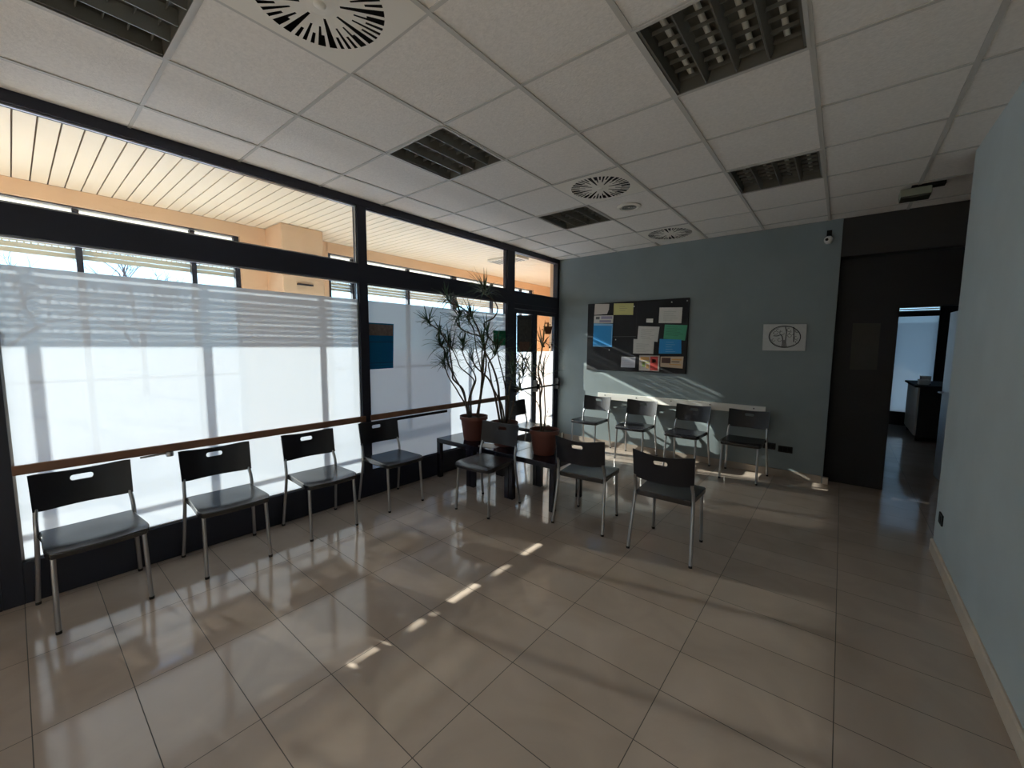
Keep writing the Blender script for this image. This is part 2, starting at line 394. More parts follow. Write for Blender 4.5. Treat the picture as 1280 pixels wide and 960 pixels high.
struct('wall_corridor_near', bx(-3.75, -3.671, -1.3, -.13, 0, 2.87).box(-3.75, -3.671, YC, -5.9, 0, 2.87), M_ORANGE, 'peach inner wall of the corridor left of the glazing', 'wall')
struct('wall_corridor_outer', bx(-5.62, -5.45, 1.745, 2.775, 0, 2.87).box(-5.62, -5.45, 7.47, 8.6, 0, 2.87), M_ORANGE, 'peach outer wall between the corridor windows', 'wall')
struct('trim_10', bx(-5.62, -5.45, YC, 1.744, 2.735, 2.87).box(-5.62, -5.45, 2.776, 7.469, 2.735, 2.87), M_ORANGE, 'peach beam above the corridor windows', 'beam')
struct('column', bx(-5.449, -5.0, 2.01, 2.49, 0, 2.871), M_ORANGE, 'square peach column in the corridor behind the glass', 'column', bevel=.01)
p = on_x(381, 355, -5.0)
tag(bx(-4.999, -4.975, p.y-.09, p.y+.09, p.z-.02, p.z-.002).build('wall_bracket', M_FRAME), 'thin dark bar on the peach column, just above the frosted film', 'bracket')
def outer_window(n, y0, y1, mulls, zb, label):
    o = tag(empty('window_%d' % n, (XO, (y0+y1)/2, 0)), label, 'window', None, 'structure')
    f = MB()
    for a, b, c, d in ((y0, y0+.05, .001, 2.734), (y1-.05, y1, .001, 2.734), (y0+.05, y1-.05, .001, .09), (y0+.05, y1-.05, 2.725, 2.734)):
        f.box(XO-.03, XO+.03, a, b, c, d)
    f.box(XO-.02, XO+.02, y0+.05, y1-.05, 1.14, 1.165)
    local(f, o).build('frame', M_FRAME, o)
    for mm in mulls:
        local(bx(XO-.03, XO+.03, mm-.022, mm+.022, .09, 2.715), o).build('mullion', M_FRAME, o)
    local(bx(XO-.005, XO, y0+.05, y1-.05, .09, 2.715), o).build('pane', M_GLASS, o)
    sh = MB(); z = zb
    gaps = [g for g in (2.37, 2.453, 2.536, 2.622) if g > zb]
    tops = [g-.0043 for g in gaps]+[2.684]
    lows = [zb]+[g+.0043 for g in gaps]
    for a, b in zip(lows, tops):
        k = max(1, round((b-a)/.04)); h_ = (b-a)/k
        for q in range(k):
            za, zb_ = a+q*h_, a+(q+1)*h_-(.003 if q < k-1 else 0)
            prof = [(XO-.047-.010*math.sin(PI*u/6)-.004*u/6, za+(zb_-za)*u/6) for u in range(7)]+[(XO-.045, zb_), (XO-.043, za)]
            sh.prism([(x_, y0+.03, z_) for x_, z_ in prof], (0, y1-y0-.06, 0))
    s = local(sh, o).build('shutter', M_SHUT, o)
    local(bx(XO-.05, XO-.048, y0+.03, y1-.03, 2.695, 2.733), o).build('shutter_box', M_SBOX, o)
    # links joining the slats, seen as dots in the gaps
    lk = MB(); y = y0+.06
    while y < y1-.08:
        for g in gaps: lk.box(XO-.053, XO-.045, y, y+.012, g-.0045, g+.0045)
        y += .04
    local(lk, o).build('shutter_link', M_SHUT, o)
    return o
outer_window(5, -6.99, -1.251, [-5.8, -4.8, -3.9, -3.0, -2.1], 2.63, 'unseen corridor window, shutter raised to let in extra sun')  # out of view; raised shutter added so sun reaches the rear bay
outer_window(6, -1.25, 1.744, [-.37, .456, 1.31], 2.275, 'corridor window with lowered shutter, bare branches outside')
outer_window(7, 2.776, 5.11, [3.16, 4.11], 2.25, 'corridor window with lowered shutter right of the peach column')
outer_window(8, 5.111, 7.469, [6.13, 7.07], 2.25, 'corridor window with lowered shutter seen past the glass doors')
struct('ground', bx(-90, -5.75, -60, 60, -.3, -.15), M_GROUND, 'ground outside the corridor windows', 'ground')
# bare trees
def bare_tree(x, y, h, seed, label):
    rnd = random.Random(seed); b = MB()
    def grow(p, d, L, r, lev):
        pts = [p]; q = p; dd = d.copy()
        for i in range(3):
            dd = (dd+Vector((rnd.uniform(-.2, .2), rnd.uniform(-.2, .2), rnd.uniform(-.05, .15)))).normalized(); q = q+dd*L/3; pts.append(q)
        b.tube(pts, [r, r*.85, r*.75, r*.6], 5, caps=False)
        if lev == 0: return
        for k in range(3 if lev > 1 else 4):
            base = pts[rnd.choice((2, 3))]
            nd = (dd+Vector((rnd.uniform(-.9, .9), rnd.uniform(-1, 1), rnd.uniform(-.2, .6)))).normalized()
            grow(base, nd, L*rnd.uniform(.6, .8), r*.55, lev-1)
    o = empty('bare_tree', (x, y, -.15))
    grow(Vector((0, 0, 0)), Vector((0, 0, 1)), h*.36, .09, 5)
    b.build('trunk_and_branches', M_BARK, o)
    return tag(o, label, 'tree', 'bare trees outside')
bare_tree(-16, -.3, 5.2, 3, 'bare winter tree outside, its branches at the left end of the clear strip')
bare_tree(-17, 2.6, 5.2, 11, 'bare winter tree outside, its branches at the middle of the clear strip')
# corridor ceiling lamp
cl = empty('corridor_lamp', (-4.2, 5.05, CZ))
bx(-.3, .3, -.15, .15, -.035, 0).build('housing', M_PLATE, cl, bevel=.004)
lv = MB()
for i in range(9): lv.box(-.28+i*.062, -.28+i*.062+.028, -.13, .13, -.04, -.0352)
lv.build('louvre', M_LOUV, cl)
tag(cl, 'louvred lamp on the cream slatted corridor ceiling', 'lamp')

# ------------------------------------------------------------------ ceiling lamps
LLAB = {(1, 2): 'square louvred ceiling lamp, unlit, nearest at the top right', (1, 5): 'square louvred ceiling lamp, unlit, farther back on the right',
        (4, 2): 'square louvred ceiling lamp, unlit, halfway along the glazing side', (4, 5): 'square louvred ceiling lamp, unlit, farthest back beside the round vents',
        (4, -1): 'square louvred ceiling lamp, unlit, cut off at the top left corner'}
def lamp_parts(o):
    h = MB(); a = .286
    h.box(-a, a, -a, a, .105, .11); h.box(-a, -a+.004, -a, a, 0, .105); h.box(a-.004, a, -a, a, 0, .105); h.box(-a, a, -a, -a+.004, 0, .105); h.box(-a, a, a-.004, a, 0, .105)
    h.build('housing', M_HOUS, o)
    f = MB(); r = .2985
    for q in ((-r, r, -r, -a+.004), (-r, r, a-.004, r), (-r, -a+.004, -a+.004, a-.004), (a-.004, r, -a+.004, a-.004)): f.box(*q, -.003, .004)
    f.build('frame', M_BAR, o)
    for i in range(4):
        x = -.207+i*.138
        MB().tube([(x, -.27, .072), (x, .27, .072)], .013, 10).build('tube', M_TUBE, o, smooth=40)
    l = MB()
    for i in range(5):      # long V-shaped blades between the tubes
        x = -.276+i*.138
        if i in (0, 4): l.box(x-.006, x+.006, -.28, .28, .004, .06)
        else: l.prism([(x-.003, -.281, .004), (x+.003, -.281, .004), (x+.02, -.281, .06), (x-.02, -.281, .06)], (0, .562, 0))
    for j in range(7):
        y = -.24+j*.08
        for i in range(4):
            x = -.207+i*.138; l.box(x-.052, x+.052, y-.0015, y+.0015, .038, .056)
    l.build('louvre', M_LOUV, o)
for c, r in LAMPS:
    if (c, r) not in LLAB: continue
    o = empty('ceiling_lamp', ((gx(c)+gx(c+1))/2, (gy(r)+gy(r+1))/2, CE)); lamp_parts(o)
    tag(o, LLAB[(c, r)], 'ceiling lamp', 'square louvred ceiling lamps')
# closed panel over the lamp cell that is behind the camera
struct('ceiling_panel', bx(gx(2)+.01, gx(1)-.01, gy(-1)+.01, gy(0)-.01, CE+.006, CE+.02), M_CEIL, 'ceiling tile behind the camera', 'ceiling')

# ------------------------------------------------------------------ swirl vents
def vent(c, r, label):
    o = empty('ceiling_vent', ((gx(c)+gx(c+1))/2, (gy(r)+gy(r+1))/2, CE))
    seg = 96; radii = [.02, .06, .075, .125, .175, .245, .26]
    f = MB(); vs = []; fs = []
    for rr in radii:
        for k in range(seg): a = 2*PI*(k+.5)/seg; vs.append((rr*math.cos(a), rr*math.sin(a), 0 if rr > .05 else -.004))
    def open_(b, k):      # long, short and medium slots in turn
        kk = k % 12
        if kk in (0, 1): return 2 <= b <= 4
        if kk in (4, 8): return b in (3, 4)
        if kk in (2+4, 10, 3): return b == 4
        return False
    for b in range(len(radii)-1):
        for k in range(seg):
            if open_(b, k): continue
            k2 = (k+1) % seg; fs.append((b*seg+k, b*seg+k2, (b+1)*seg+k2, (b+1)*seg+k))
    f.add(vs, fs)
    # square plate around the round face
    n0 = len(f.v); q = .294
    rim = [((radii[-1])*math.cos(2*PI*(k+.5)/seg), (radii[-1])*math.sin(2*PI*(k+.5)/seg), 0) for k in range(seg)]
    def sq(a):
        x, y = math.cos(a), math.sin(a); s_ = q/max(abs(x), abs(y)); return (x*s_, y*s_, 0)
    outr = [sq(2*PI*(k+.5)/seg) for k in range(seg)]
    corner = {k: None for k in ()}
    f.add(rim+outr, [(k, (k+1) % seg, seg+(k+1) % seg, seg+k) for k in range(seg)])
    for sx_, sy_, k in ((1, 1, 11), (-1, 1, 35), (-1, -1, 59), (1, -1, 83)):
        f.add([outr[k], outr[(k+1) % seg], (sx_*q, sy_*q, 0)], [(0, 2, 1)])
    pl = f.build('face_plate', M_PLATE, o, loc=(0, 0, -.002))
    bk = MB(); bk.lathe([(.262, .002), (.262, .06), (0, .06)], (0, 0, 0), 32); bk.build('plenum', M_BLACK, o)
    MB().lathe([(0, -.012), (.018, -.011), (.024, -.006), (.024, -.003)], (0, 0, 0), 20).build('centre_screw', M_PLATE, o, smooth=40)
    return tag(o, label, 'vent', 'round swirl ceiling vents')
vent(3, 0, 'large round swirl vent on a cream plate, cut off by the top of the view')
vent(3, 4, 'round swirl vent in the middle of the ceiling, right of the dark lamp')
vent(3, 7, 'small-looking round swirl vent farthest back, next to the back wall')
p = on_z(784, 260, CE)
o = empty('ceiling_speaker', (gx(3.5), gy(5.5), CE))
MB().lathe([(.112, .004), (.112, -.006), (.1, -.012), (.085, -.012), (.08, -.006), (.0, -.006)], (0, 0, 0), 36).build('ring', M_PLATE, o, smooth=40)
g = MB()
for rr in (.02, .035, .05, .065): g.lathe([(rr-.005, -.0062), (rr-.004, -.009), (rr+.004, -.009), (rr+.005, -.0062)], (0, 0, 0), 30)
g.build('grille', M_LOUV, o, smooth=40)
tag(o, 'round cream loudspeaker between two round vents on the ceiling', 'speaker')

# emergency light box hanging near the dark passage
o = empty('emergency_light', (.40, 4.86, CE))
bx(-.04, .16, -.04, .04, -.02, .004).build('mounting_plate', M_DARK, o)
b = MB().prism([(-.11, -.08, -.085), (.08, -.08, -.085), (.08, -.06, -.021), (-.11, -.06, -.021)], (0, .15, 0)); b.build('body', mat('pale_green_plastic', (.30, .32, .24), .4), o, bevel=.006)
bx(-.105, .075, -.075, .065, -.1, -.086).build('diffuser', mat('olive_dark', (.03, .03, .02), .5), o)
tag(o, 'small dark emergency light box hanging from the ceiling near the dark passage', 'emergency light')

# security camera on the back wall
p = on_y(1036, 299, YB-.05)
o = empty('security_camera', (p.x, YB-.001, p.z))
bx(-.022, .022, -.012, 0, .02, .10).build('mount', M_BLACK, o)
b = MB().tube([(0, -.0, .03), (0, -.05, .02)], .012, 10); b.build('arm', M_BLACK, o, smooth=40)
b = MB().lathe([(0, -.045), (.022, -.04), (.036, -.02), (.04, 0), (.036, .018), (.02, .034), (0, .038)], (0, -.07, -.01), 20); b.build('body', M_PLAST_W, o, smooth=60)
MB().tube([(-.012, -.095, -.012), (-.014, -.115, -.014)], .014, 12).build('lens', M_BLACK, o, smooth=40)
tag(o, 'small pale security camera high on the back wall near its right end', 'camera')

# ------------------------------------------------------------------ chairs
def chair_mesh():
    P = {}
    # seat: bowed front edge, dished top, turned-down lip
    nx, ny = 12, 10
    def sx(u, v):                       # v 0 = front, 1 = back
        hw = (.210-.016*v)*(1-.10*max(0, (.16-v)/.16)**2.2); return u*hw
    def sy_(u, v): return -.232-.018*(1-u*u)+v*(.400+.018*(1-u*u))
    top, vs, fs = [], [], []
    for j in range(ny+1):
        for i in range(nx+1):
            u, v = i/nx*2-1, j/ny
            z = .446-.010*(1-u*u)*math.sin(PI*min(1, v*1.0))-.012*max(0, (.18-v)/.18)**2
            vs.append((sx(u, v), sy_(u, v), z))
    n = len(vs)
    for j in range(ny+1):
        for i in range(nx+1):
            u, v = i/nx*2-1, j/ny
            vs.append((sx(u, v)*.985, sy_(u, v)*.985, .402))
    W = nx+1
    for j in range(ny):
        for i in range(nx):
            a = j*W+i; fs.append((a, a+1, a+W+1, a+W)); fs.append((n+a, n+a+W, n+a+W+1, n+a+1))
    ring = [i for i in range(W)]+[j*W+nx for j in range(1, ny+1)]+[ny*W+i for i in range(nx-1, -1, -1)]+[j*W for j in range(ny-1, 0, -1)]
    for a, b in zip(ring, ring[1:]+ring[:1]): fs.append((a, n+a, n+b, b))
    P['seat'] = MB().add(vs, fs)
    # backrest: curved panel with a slot
    us = [-1, -.9, -.75, -.6, -.45, -.32, -.235, -.225, -.2, -.17, -.1, 0, .1, .17, .2, .225, .235, .32, .45, .6, .75, .9, 1]
    zc, hs, hw = .698, .0165, .235
    rows = []
    for u in us:
        bot = .546+.010*(abs(u)**6); tp = .766-.021*(1-u*u)-.006*(abs(u)**10)
        d = abs(u)
        if d >= hw: lo = hi = zc
        else:
            e_ = 1 if d < .17 else math.sqrt(max(0, 1-((d-.17)/(hw-.17))**2))
            lo, hi = zc-hs*e_, zc+hs*e_
        rows.append([bot, bot+.05, (bot+lo)/2+.02, lo, hi, (hi+tp)/2, tp])
    def pt(u, z, off):
        f = (z-.546)/.22; hwid = .2105+.004*f
        y = .182+.036*f+.052*(1-u*u)+off*1.0
        return (u*hwid, y, z)
    vs, fs = [], []; nr = 7
    for off in (-.006, .006):
        for u, r in zip(us, rows):
            for z in r: vs.append(pt(u, z, off))
    nn = len(us)*nr
    def slot(i, j): return j == 3 and max(abs(us[i]), abs(us[i+1])) <= hw+1e-6
    for i in range(len(us)-1):
        for j in range(nr-1):
            if j == 3:
                if not slot(i, j): continue
                continue
            a, b, c, d = i*nr+j, (i+1)*nr+j, (i+1)*nr+j+1, i*nr+j+1
            fs.append((a, b, c, d)); fs.append((nn+d, nn+c, nn+b, nn+a))
        a, b = i*nr, (i+1)*nr; fs.append((a, nn+a, nn+b, b))
        a, b = i*nr+nr-1, (i+1)*nr+nr-1; fs.append((a, b, nn+b, nn+a))
        if slot(i, 3):
            for j in (3, 4):
                a, b = i*nr+j, (i+1)*nr+j; fs.append((a, b, nn+b, nn+a))
    for i in (0, len(us)-1):
        for j in range(nr-1):
            a, b = i*nr+j, i*nr+j+1; fs.append((a, b, nn+b, nn+a))
    P['backrest'] = MB().add(vs, fs)
    return P
def make_chair():
    o = empty('chair', (0, 0, 0)); P = chair_mesh()
    me = P['backrest'].build('backrest', M_PLAS, o, smooth=45)
    bm = bmesh.new(); bm.from_mesh(me.data); bmesh.ops.remove_doubles(bm, verts=bm.verts[:], dist=1e-5); bmesh.ops.recalc_face_normals(bm, faces=bm.faces[:]); bm.to_mesh(me.data); bm.free()
    P['seat'].build('seat', mat('seat_plastic', (.010, .010, .015), .27, bump=.05, bscale=260, spec=1.0), o, smooth=50, bevel=.006, bseg=3)
    for s in (-1, 1):
        l = MB().tube([(s*.178, -.195, .408), (s*.18, -.2, .3), (s*.185, -.22, .014)], .0115, 10).build('leg', M_STEEL, o, smooth=40)
        MB().tube([(s*.185, -.22, .016), (s*.185, -.2205, 0)], .0125, 10).build('foot_cap', M_RUB, l, smooth=40)
    for s in (-1, 1):
        path = [(s*.1985, .196, .566), (s*.1995, .189, .545), (s*.203, .173, .50), (s*.2045, .166, .44), (s*.208, .178, .33), (s*.222, .23, .014)]
        l = MB().tube(path, .0115, 10, sub=5).build('leg', M_STEEL, o, smooth=40)
        MB().tube([(s*.2218, .2292, .016), (s*.222, .2305, 0)], .0125, 10).build('foot_cap', M_RUB, l, smooth=40)
    b = MB()
    for s in (-1, 1):
        b.tube([(s*.17, -.195, .402), (s*.18, .0, .402), (s*.196, .16, .418)], .009, 8)
        b.tube([(s*.18, .135, .42), (s*.2, .166, .432)], .008, 8)
    b.tube([(-.18, -.12, .4), (.18, -.12, .4)], .009, 8); b.tube([(-.185, .1, .405), (.185, .1, .405)], .009, 8)
    b.build('seat_bracket', M_RUB, o, smooth=40)
    return o
def copy_tree(o, parent=None):
    c = o.copy(); COL.objects.link(c)
    if parent: c.parent = parent
    for ch in list(o.children): copy_tree(ch, c)
    return c
CH = [(-3.293, .23, 92.5, 'black plastic chair nearest the viewer, first in the row under the large frosted window'),
      (-3.29, .885, 88.4, 'second black chair from the left in the row under the large frosted window'),
      (-3.285, 1.546, 88.5, 'third black chair from the left in the row under the large frosted window'),
      (-3.293, 2.236, 89.9, 'fourth black chair of the window row, standing in front of the black post'),
      (-2.508, 2.725, 5.5, 'black chair with its seat towards the viewer in front of the black plant tables'),
      (-1.631, 3.069, 185.8, 'black chair seen from behind at the right end of the black tables'),
      (-.937, 3.051, 181, 'black chair seen from behind, alone on the floor, rightmost of the middle'),
      (-2.798, 5.274, .9, 'leftmost of the four black chairs along the back wall'),
      (-2.115, 5.274, .6, 'second from the left of the four black chairs along the back wall'),
      (-1.453, 5.27, -3.4, 'third from the left of the four black chairs along the back wall'),
      (-.82, 5.272, -1.3, 'rightmost of the four black chairs along the back wall, beside the sockets'),
      (-3.20, 4.30, 92.5, 'black chair half hidden behind the plants in front of the glass doors')]
proto = make_chair()
for i, (x, y, a, lab) in enumerate(CH):
    c = proto if i == 0 else copy_tree(proto)
    c.location = (x, y, .0005); c.rotation_euler = (0, 0, math.radians(a))
    tag(c, lab, 'chair', 'black waiting room chairs')

# ------------------------------------------------------------------ tables
def make_table(wd, dp):
    o = empty('side_table')
    a, b = wd/2, dp/2
    bx(-a, a, -b, b, .40, .45).build('tabletop', M_TABLE, o, bevel=.002)
    for sx_ in (-1, 1):
        for sy_ in (-1, 1): bx(sx_*(a-.001), sx_*(a-.051), sy_*(b-.001), sy_*(b-.051), 0, .3995).build('leg', M_TABLE, o, bevel=.002)
    return o
tp = make_table(.528, .53)
for i, (x, lab) in enumerate(((-3.262, 'low black square table by the glazing, left of the three in a line'), (-2.731, 'low black square table in the middle of the three, behind a chair'), (-2.2, 'low black square table at the right end of the three, under the rightmost pot'))):
    o = tp if i == 0 else copy_tree(tp)
    o.location = (x, 3.255, .0005); tag(o, lab, 'table', 'low black tables in a line')
TZ = .4507
p = on_z(612, 557.5, TZ)
lf = empty('leaflets', (p.x, p.y, TZ))
bx(-.1, .1, -.07, .07, 0, .002).build('sheet', M_WHITE, lf); q = bx(-.1, .1, -.07, .07, .0022, .004).build('sheet', M_WHITE, lf); q.rotation_euler = (0, 0, .35)
tag(lf, 'white leaflets lying on the middle black table', 'leaflet')

# ------------------------------------------------------------------ plants
def tuft(b, p, d, n, L, rnd):
    d = d.normalized()
    for k in range(n):
        a = rnd.uniform(0, 2*PI); sp_ = rnd.uniform(.2, 1.5)
        side = Vector((math.cos(a), math.sin(a), rnd.uniform(-.2, .3)))
        dr = (d*(1.3-sp_*.7)+side*sp_).normalized(); ll = L*rnd.uniform(.7, 1.15)
        base = p+d*rnd.uniform(-.07, .03)
        w_ = rnd.uniform(.0075, .0108); sdn = dr.cross(Vector((0, 0, 1)))
        sdn = sdn.normalized() if sdn.length > .1 else Vector((1, 0, 0))
        pts = []; q = base; dd = dr.copy(); st_ = 5
        for i in range(st_+1):
            u = i/st_; ww = w_*(.55+.9*u-1.4*u*u) if u < 1 else .0006
            pts += [q-sdn*max(ww, .0006)+Vector((0, 0, .002)), q, q+sdn*max(ww, .0006)+Vector((0, 0, .002))]
            dd = (dd+Vector((0, 0, -.16*sp_))).normalized(); q = q+dd*ll/st_
        fs = []
        for i in range(st_):
            for c in (0, 1): fs.append((i*3+c, i*3+c+1, i*3+c+4, i*3+c+3))
        b.add(pts, fs)
Zp = lambda x, y: (520+x/4.8, 340+y/4.8)
def plant(loc, R, Hh, stems, label, seed, pot=M_POT, dens=1.0):
    rnd = random.Random(seed); o = empty('potted_dracaena', loc)
    prof = [(0, .002), (R*.70, .002), (R*.72, .01), (R*.92, Hh-.045), (R*.93, Hh-.04), (R, Hh-.038), (R, Hh), (R*.93, Hh), (R*.90, Hh-.03)]
    MB().lathe(prof, (0, 0, 0), 40).build('pot', pot, o, smooth=35)
    s = MB(); s.lathe([(R*.905, Hh-.035), (R*.5, Hh-.025), (0, Hh-.022)], (0, 0, 0), 30); s.build('soil', M_SOIL, o, smooth=60)
    D = (Vector(loc)-Vector((0, 0, H))).dot(FV)
    L0 = Vector(loc)
    for pts, r, tufts, rooted in stems:
        n = len(pts); off = rnd.uniform(-.05, .05); P = []
        for i, (x, y) in enumerate(pts):
            u = i/(n-1)
            if 1 < i < n-1: x += rnd.uniform(-9, 9); y += rnd.uniform(-6, 6)
            P.append(on_depth(*Zp(x, y), D+off*(1-u)*.4+u*off*4*rnd.uniform(.8, 1.2))-L0)
        if rooted:
            P[0].z = Hh-.03
            if Vector((P[0].x, P[0].y)).length > R*.7: P[0].x *= .5; P[0].y *= .5
        b = MB(); b.tube(P, [r*(1-.45*i/(n-1)) for i in range(n)], 7, sub=4); b.build('stem', M_STEM, o, smooth=50)
        for ti, nl in tufts:
            lb = MB(); i = ti if ti >= 0 else n+ti
            d = P[i]-P[i-1] if i else P[1]-P[0]
            tuft(lb, P[i], (d.normalized()+Vector((0, 0, .5))), int(nl*1.9*dens), rnd.uniform(.19, .27), rnd)
            lb.build('leaf_tuft', M_LEAF, o)
    return tag(o, label, 'plant', 'dracaenas on the black tables')
P1 = [([(318, 862), (300, 790), (272, 700), (232, 645), (215, 600), (190, 540), (168, 470), (140, 425)], .014, [(-1, 26), (5, 16)], True),
      ([(312, 862), (298, 800), (262, 740), (232, 700), (218, 660), (190, 610), (172, 555)], .010, [(-1, 18)], True),
      ([(325, 862), (315, 780), (335, 700), (345, 650), (318, 610), (270, 575), (240, 530), (215, 470), (200, 440)], .010, [(-1, 22)], True),
      ([(332, 862), (330, 740), (352, 650), (345, 595), (300, 540), (285, 470), (282, 445)], .010, [(-1, 26)], True),
      ([(366, 862), (385, 770), (400, 670), (408, 600), (415, 520), (408, 450), (395, 390), (375, 330), (330, 260), (270, 215), (215, 185), (190, 160)], .013, [(-1, 24), (8, 16)], True),
      ([(372, 862), (396, 700), (412, 560), (408, 450), (440, 380), (400, 310), (470, 275), (495, 220), (470, 170), (430, 140), (412, 115)], .011, [(-1, 30)], True),
      ([(362, 862), (392, 690), (400, 520), (395, 400), (320, 370), (265, 340), (250, 290), (262, 265)], .010, [(-1, 22), (-3, 10)], True),
      ([(318, 862), (285, 730), (235, 620), (205, 520), (190, 440), (150, 360), (105, 325), (75, 300)], .010, [(-1, 22), (-3, 8)], True),
      ([(368, 862), (390, 720), (385, 600), (365, 470), (340, 340), (312, 290)], .009, [(-1, 22)], True)]
P2 = [([(505, 900), (485, 800), (460, 720), (430, 650), (395, 610), (365, 580), (345, 545)], .013, [(-1, 18)], True),
      ([(520, 900), (500, 770), (485, 680), (470, 610), (450, 540), (420, 480), (400, 440)], .014, [(-1, 18)], True),
      ([(532, 900), (515, 800), (470, 700), (440, 610), (432, 550), (465, 500), (480, 470)], .010, [(-1, 20)], True),
      ([(548, 900), (556, 790), (565, 700), (575, 640), (585, 600)], .012, [(-1, 24)], True),
      ([(560, 900), (590, 760), (625, 690), (650, 640), (640, 600)], .008, [(-1, 18)], True),
      ([(540, 900), (548, 800), (545, 700), (520, 620), (500, 540), (470, 440), (430, 380)], .010, [(-1, 18)], True)]
P3 = [([(752, 945), (748, 850), (745, 760), (750, 690), (738, 610), (745, 520), (762, 430)], .012, [(-1, 10)], True),
      ([(765, 945), (775, 850), (765, 760), (768, 680), (760, 600)], .008, [(-1, 8)], True),
      ([(750, 945), (742, 820), (700, 750), (650, 705), (610, 690)], .006, [(-1, 12)], True),
      ([(770, 945), (785, 860), (795, 815)], .004, [], True),
      ([(748, 945), (742, 760), (735, 650), (700, 600), (665, 565), (650, 530)], .007, [(-1, 16), (-3, 8)], True)]
plant((-3.17, 3.23, TZ), .157, .27, P1, 'tall bushy dracaena in the left terracotta pot on the black tables', 5)
plant((-2.74, 3.25, TZ), .15, .25, P2, 'dracaena with upright stems, its pot hidden behind a chair back', 9)
plant((-2.215, 3.24, TZ), .147, .245, P3, 'sparse thin dracaena in the right terracotta pot near the door', 21, dens=.8)

# ------------------------------------------------------------------ back wall: notice board, papers, picture, rail, sockets
YN = YB-.022
nb = empty('notice_board', (-2.31, YB-.0003, 1.64))
bz0, bz1 = H-.363, H+.628
local(bx(-3.04, -1.575, YN, YB-.0003, bz0, bz1), nb).build('panel', mat('black_felt', (.010, .010, .013), .8, bump=.2, bscale=200), nb, bevel=.003)
Zb = lambda x, y: (725+x/8.724, 365+y/8.727)
a = on_y(*Zb(70, 490), YN); b = on_y(*Zb(610, 490), YN)
local(bx(a.x, b.x, YN-.001, YN-.0002, a.z-.003, a.z+.003), nb).build('seam', mat('seam_grey', (.12, .12, .13), .6), nb)
local(bx(b.x-.002, b.x+.002, YN-.001, YN-.0002, bz0, bz1), nb).build('seam', M_DGREY, nb)
tag(nb, 'large black notice board with pinned papers on the back wall', 'notice board')
PAPN = [0]
def paper(name, pts, m, label, cat='paper', group='papers on the notice board', lines=None, extra=None, conv=Zb, lift=0):
    w_ = [on_y(*conv(*p), YN) for p in pts]
    c = sum(w_, Vector())/len(w_); y0 = YN-.0002
    o = empty(name, (c.x, y0, c.z))
    MB().prism([(v.x-c.x, 0, v.z-c.z) for v in w_], (0, -.0012-lift, 0)).build('sheet', m, o)
    tl, tr, br_, bl = w_[0]-c, w_[1]-c, w_[-2]-c, w_[-1]-c
    def uv(u, v): return (tl*(1-u)+tr*u)*(1-v)+(bl*(1-u)+br_*u)*v
    def quad(mb, u0, u1, v0, v1, e_=.0004):
        q = [uv(u0, v0), uv(u1, v0), uv(u1, v1), uv(u0, v1)]
        return mb.prism([(k.x, -.0013-lift, k.z) for k in q], (0, -e_, 0))
    if lines:
        rnd = random.Random(len(label)); mb = MB(); n, u0, u1, v0, v1, lm = lines
        for i in range(n):
            v = v0+(v1-v0)*i/max(1, n-1); quad(mb, u0, u0+(u1-u0)*rnd.uniform(.6, 1), v, v+.022)
        mb.build('printed_lines', lm, o)
    for nm, args, mm in (extra or []):
        mb = MB(); quad(mb, *args); mb.build(nm, mm, o)
    return tag(o, label, cat, group)
BL = mat('blue_paper', (.02, .27, .62), .7); LB = mat('pale_blue_ink', (.25, .5, .75), .8); YL = mat('yellow_paper', (.55, .53, .22), .75)
GR = mat('green_paper', (.07, .34, .2), .7); DG = mat('dark_green_ink', (.03, .14, .09), .8); RD = mat('red_print', (.55, .06, .05), .7)
TN = mat('tan_paper', (.6, .47, .33), .7); BR = mat('brown_print', (.10, .045, .035), .7); LV = mat('lavender_print', (.3, .28, .4), .7); CR = mat('cream_paper', (.55, .50, .46), .8)
OR = mat('orange_print', (.62, .35, .12), .7); LG = mat('light_green_print', (.3, .42, .12), .7)
paper('notice_paper', [(165, 130), (320, 130), (315, 190), (295, 240), (155, 250)], CR, 'small cream paper with a curled corner, top left of the notice board')
paper('notice_paper', [(370, 125), (585, 122), (578, 280), (560, 280), (560, 245), (365, 250)][:2]+[(578, 250), (365, 250)], YL, 'yellow paper at the top of the notice board', lines=(3, .3, .75, .25, .6, M_INK))
paper('notice_paper', [(155, 258), (365, 255), (360, 340), (150, 340)], M_PAPER, 'white strip with lavender print above the tall blue sheet', extra=[('print', (.1, .3, .15, .5), M_INK), ('print', (.38, .95, .1, .45), LV), ('print', (.3, .9, .6, .9), LV)])
paper('notice_paper', [(150, 342), (360, 347), (348, 600), (140, 595)], BL, 'tall blue sheet on the left of the notice board', extra=[('border', (.02, .98, .0, .09), LB), ('border', (.02, .96, .95, .99), LB), ('border', (.95, .98, .09, .95), LB)])
paper('notice_paper', [(725, 290), (798, 290), (795, 335), (722, 333)], M_WHITE, 'tiny white card alone in the middle of the notice board')
paper('notice_paper', [(868, 170), (1118, 168), (1105, 340), (858, 338)], M_PAPER, 'white landscape paper at the top right of the notice board', lines=(5, .2, .85, .25, .8, mat('faint_ink', (.38, .38, .37), .8)))
paper('notice_paper', [(638, 372), (868, 380), (845, 545), (625, 520)], M_PAPER, 'white paper above its overlapping neighbour in the centre of the notice board', lines=(6, .15, .85, .2, .85, mat('faint_ink', (.38, .38, .37), .8)))
paper('notice_paper', [(585, 512), (810, 530), (800, 675), (580, 670)], M_PAPER, 'white paper lapping over the bottom edge of a like sheet, centre of the notice board', lines=(6, .15, .85, .3, .85, mat('faint_ink', (.38, .38, .37), .8)), lift=.0017)
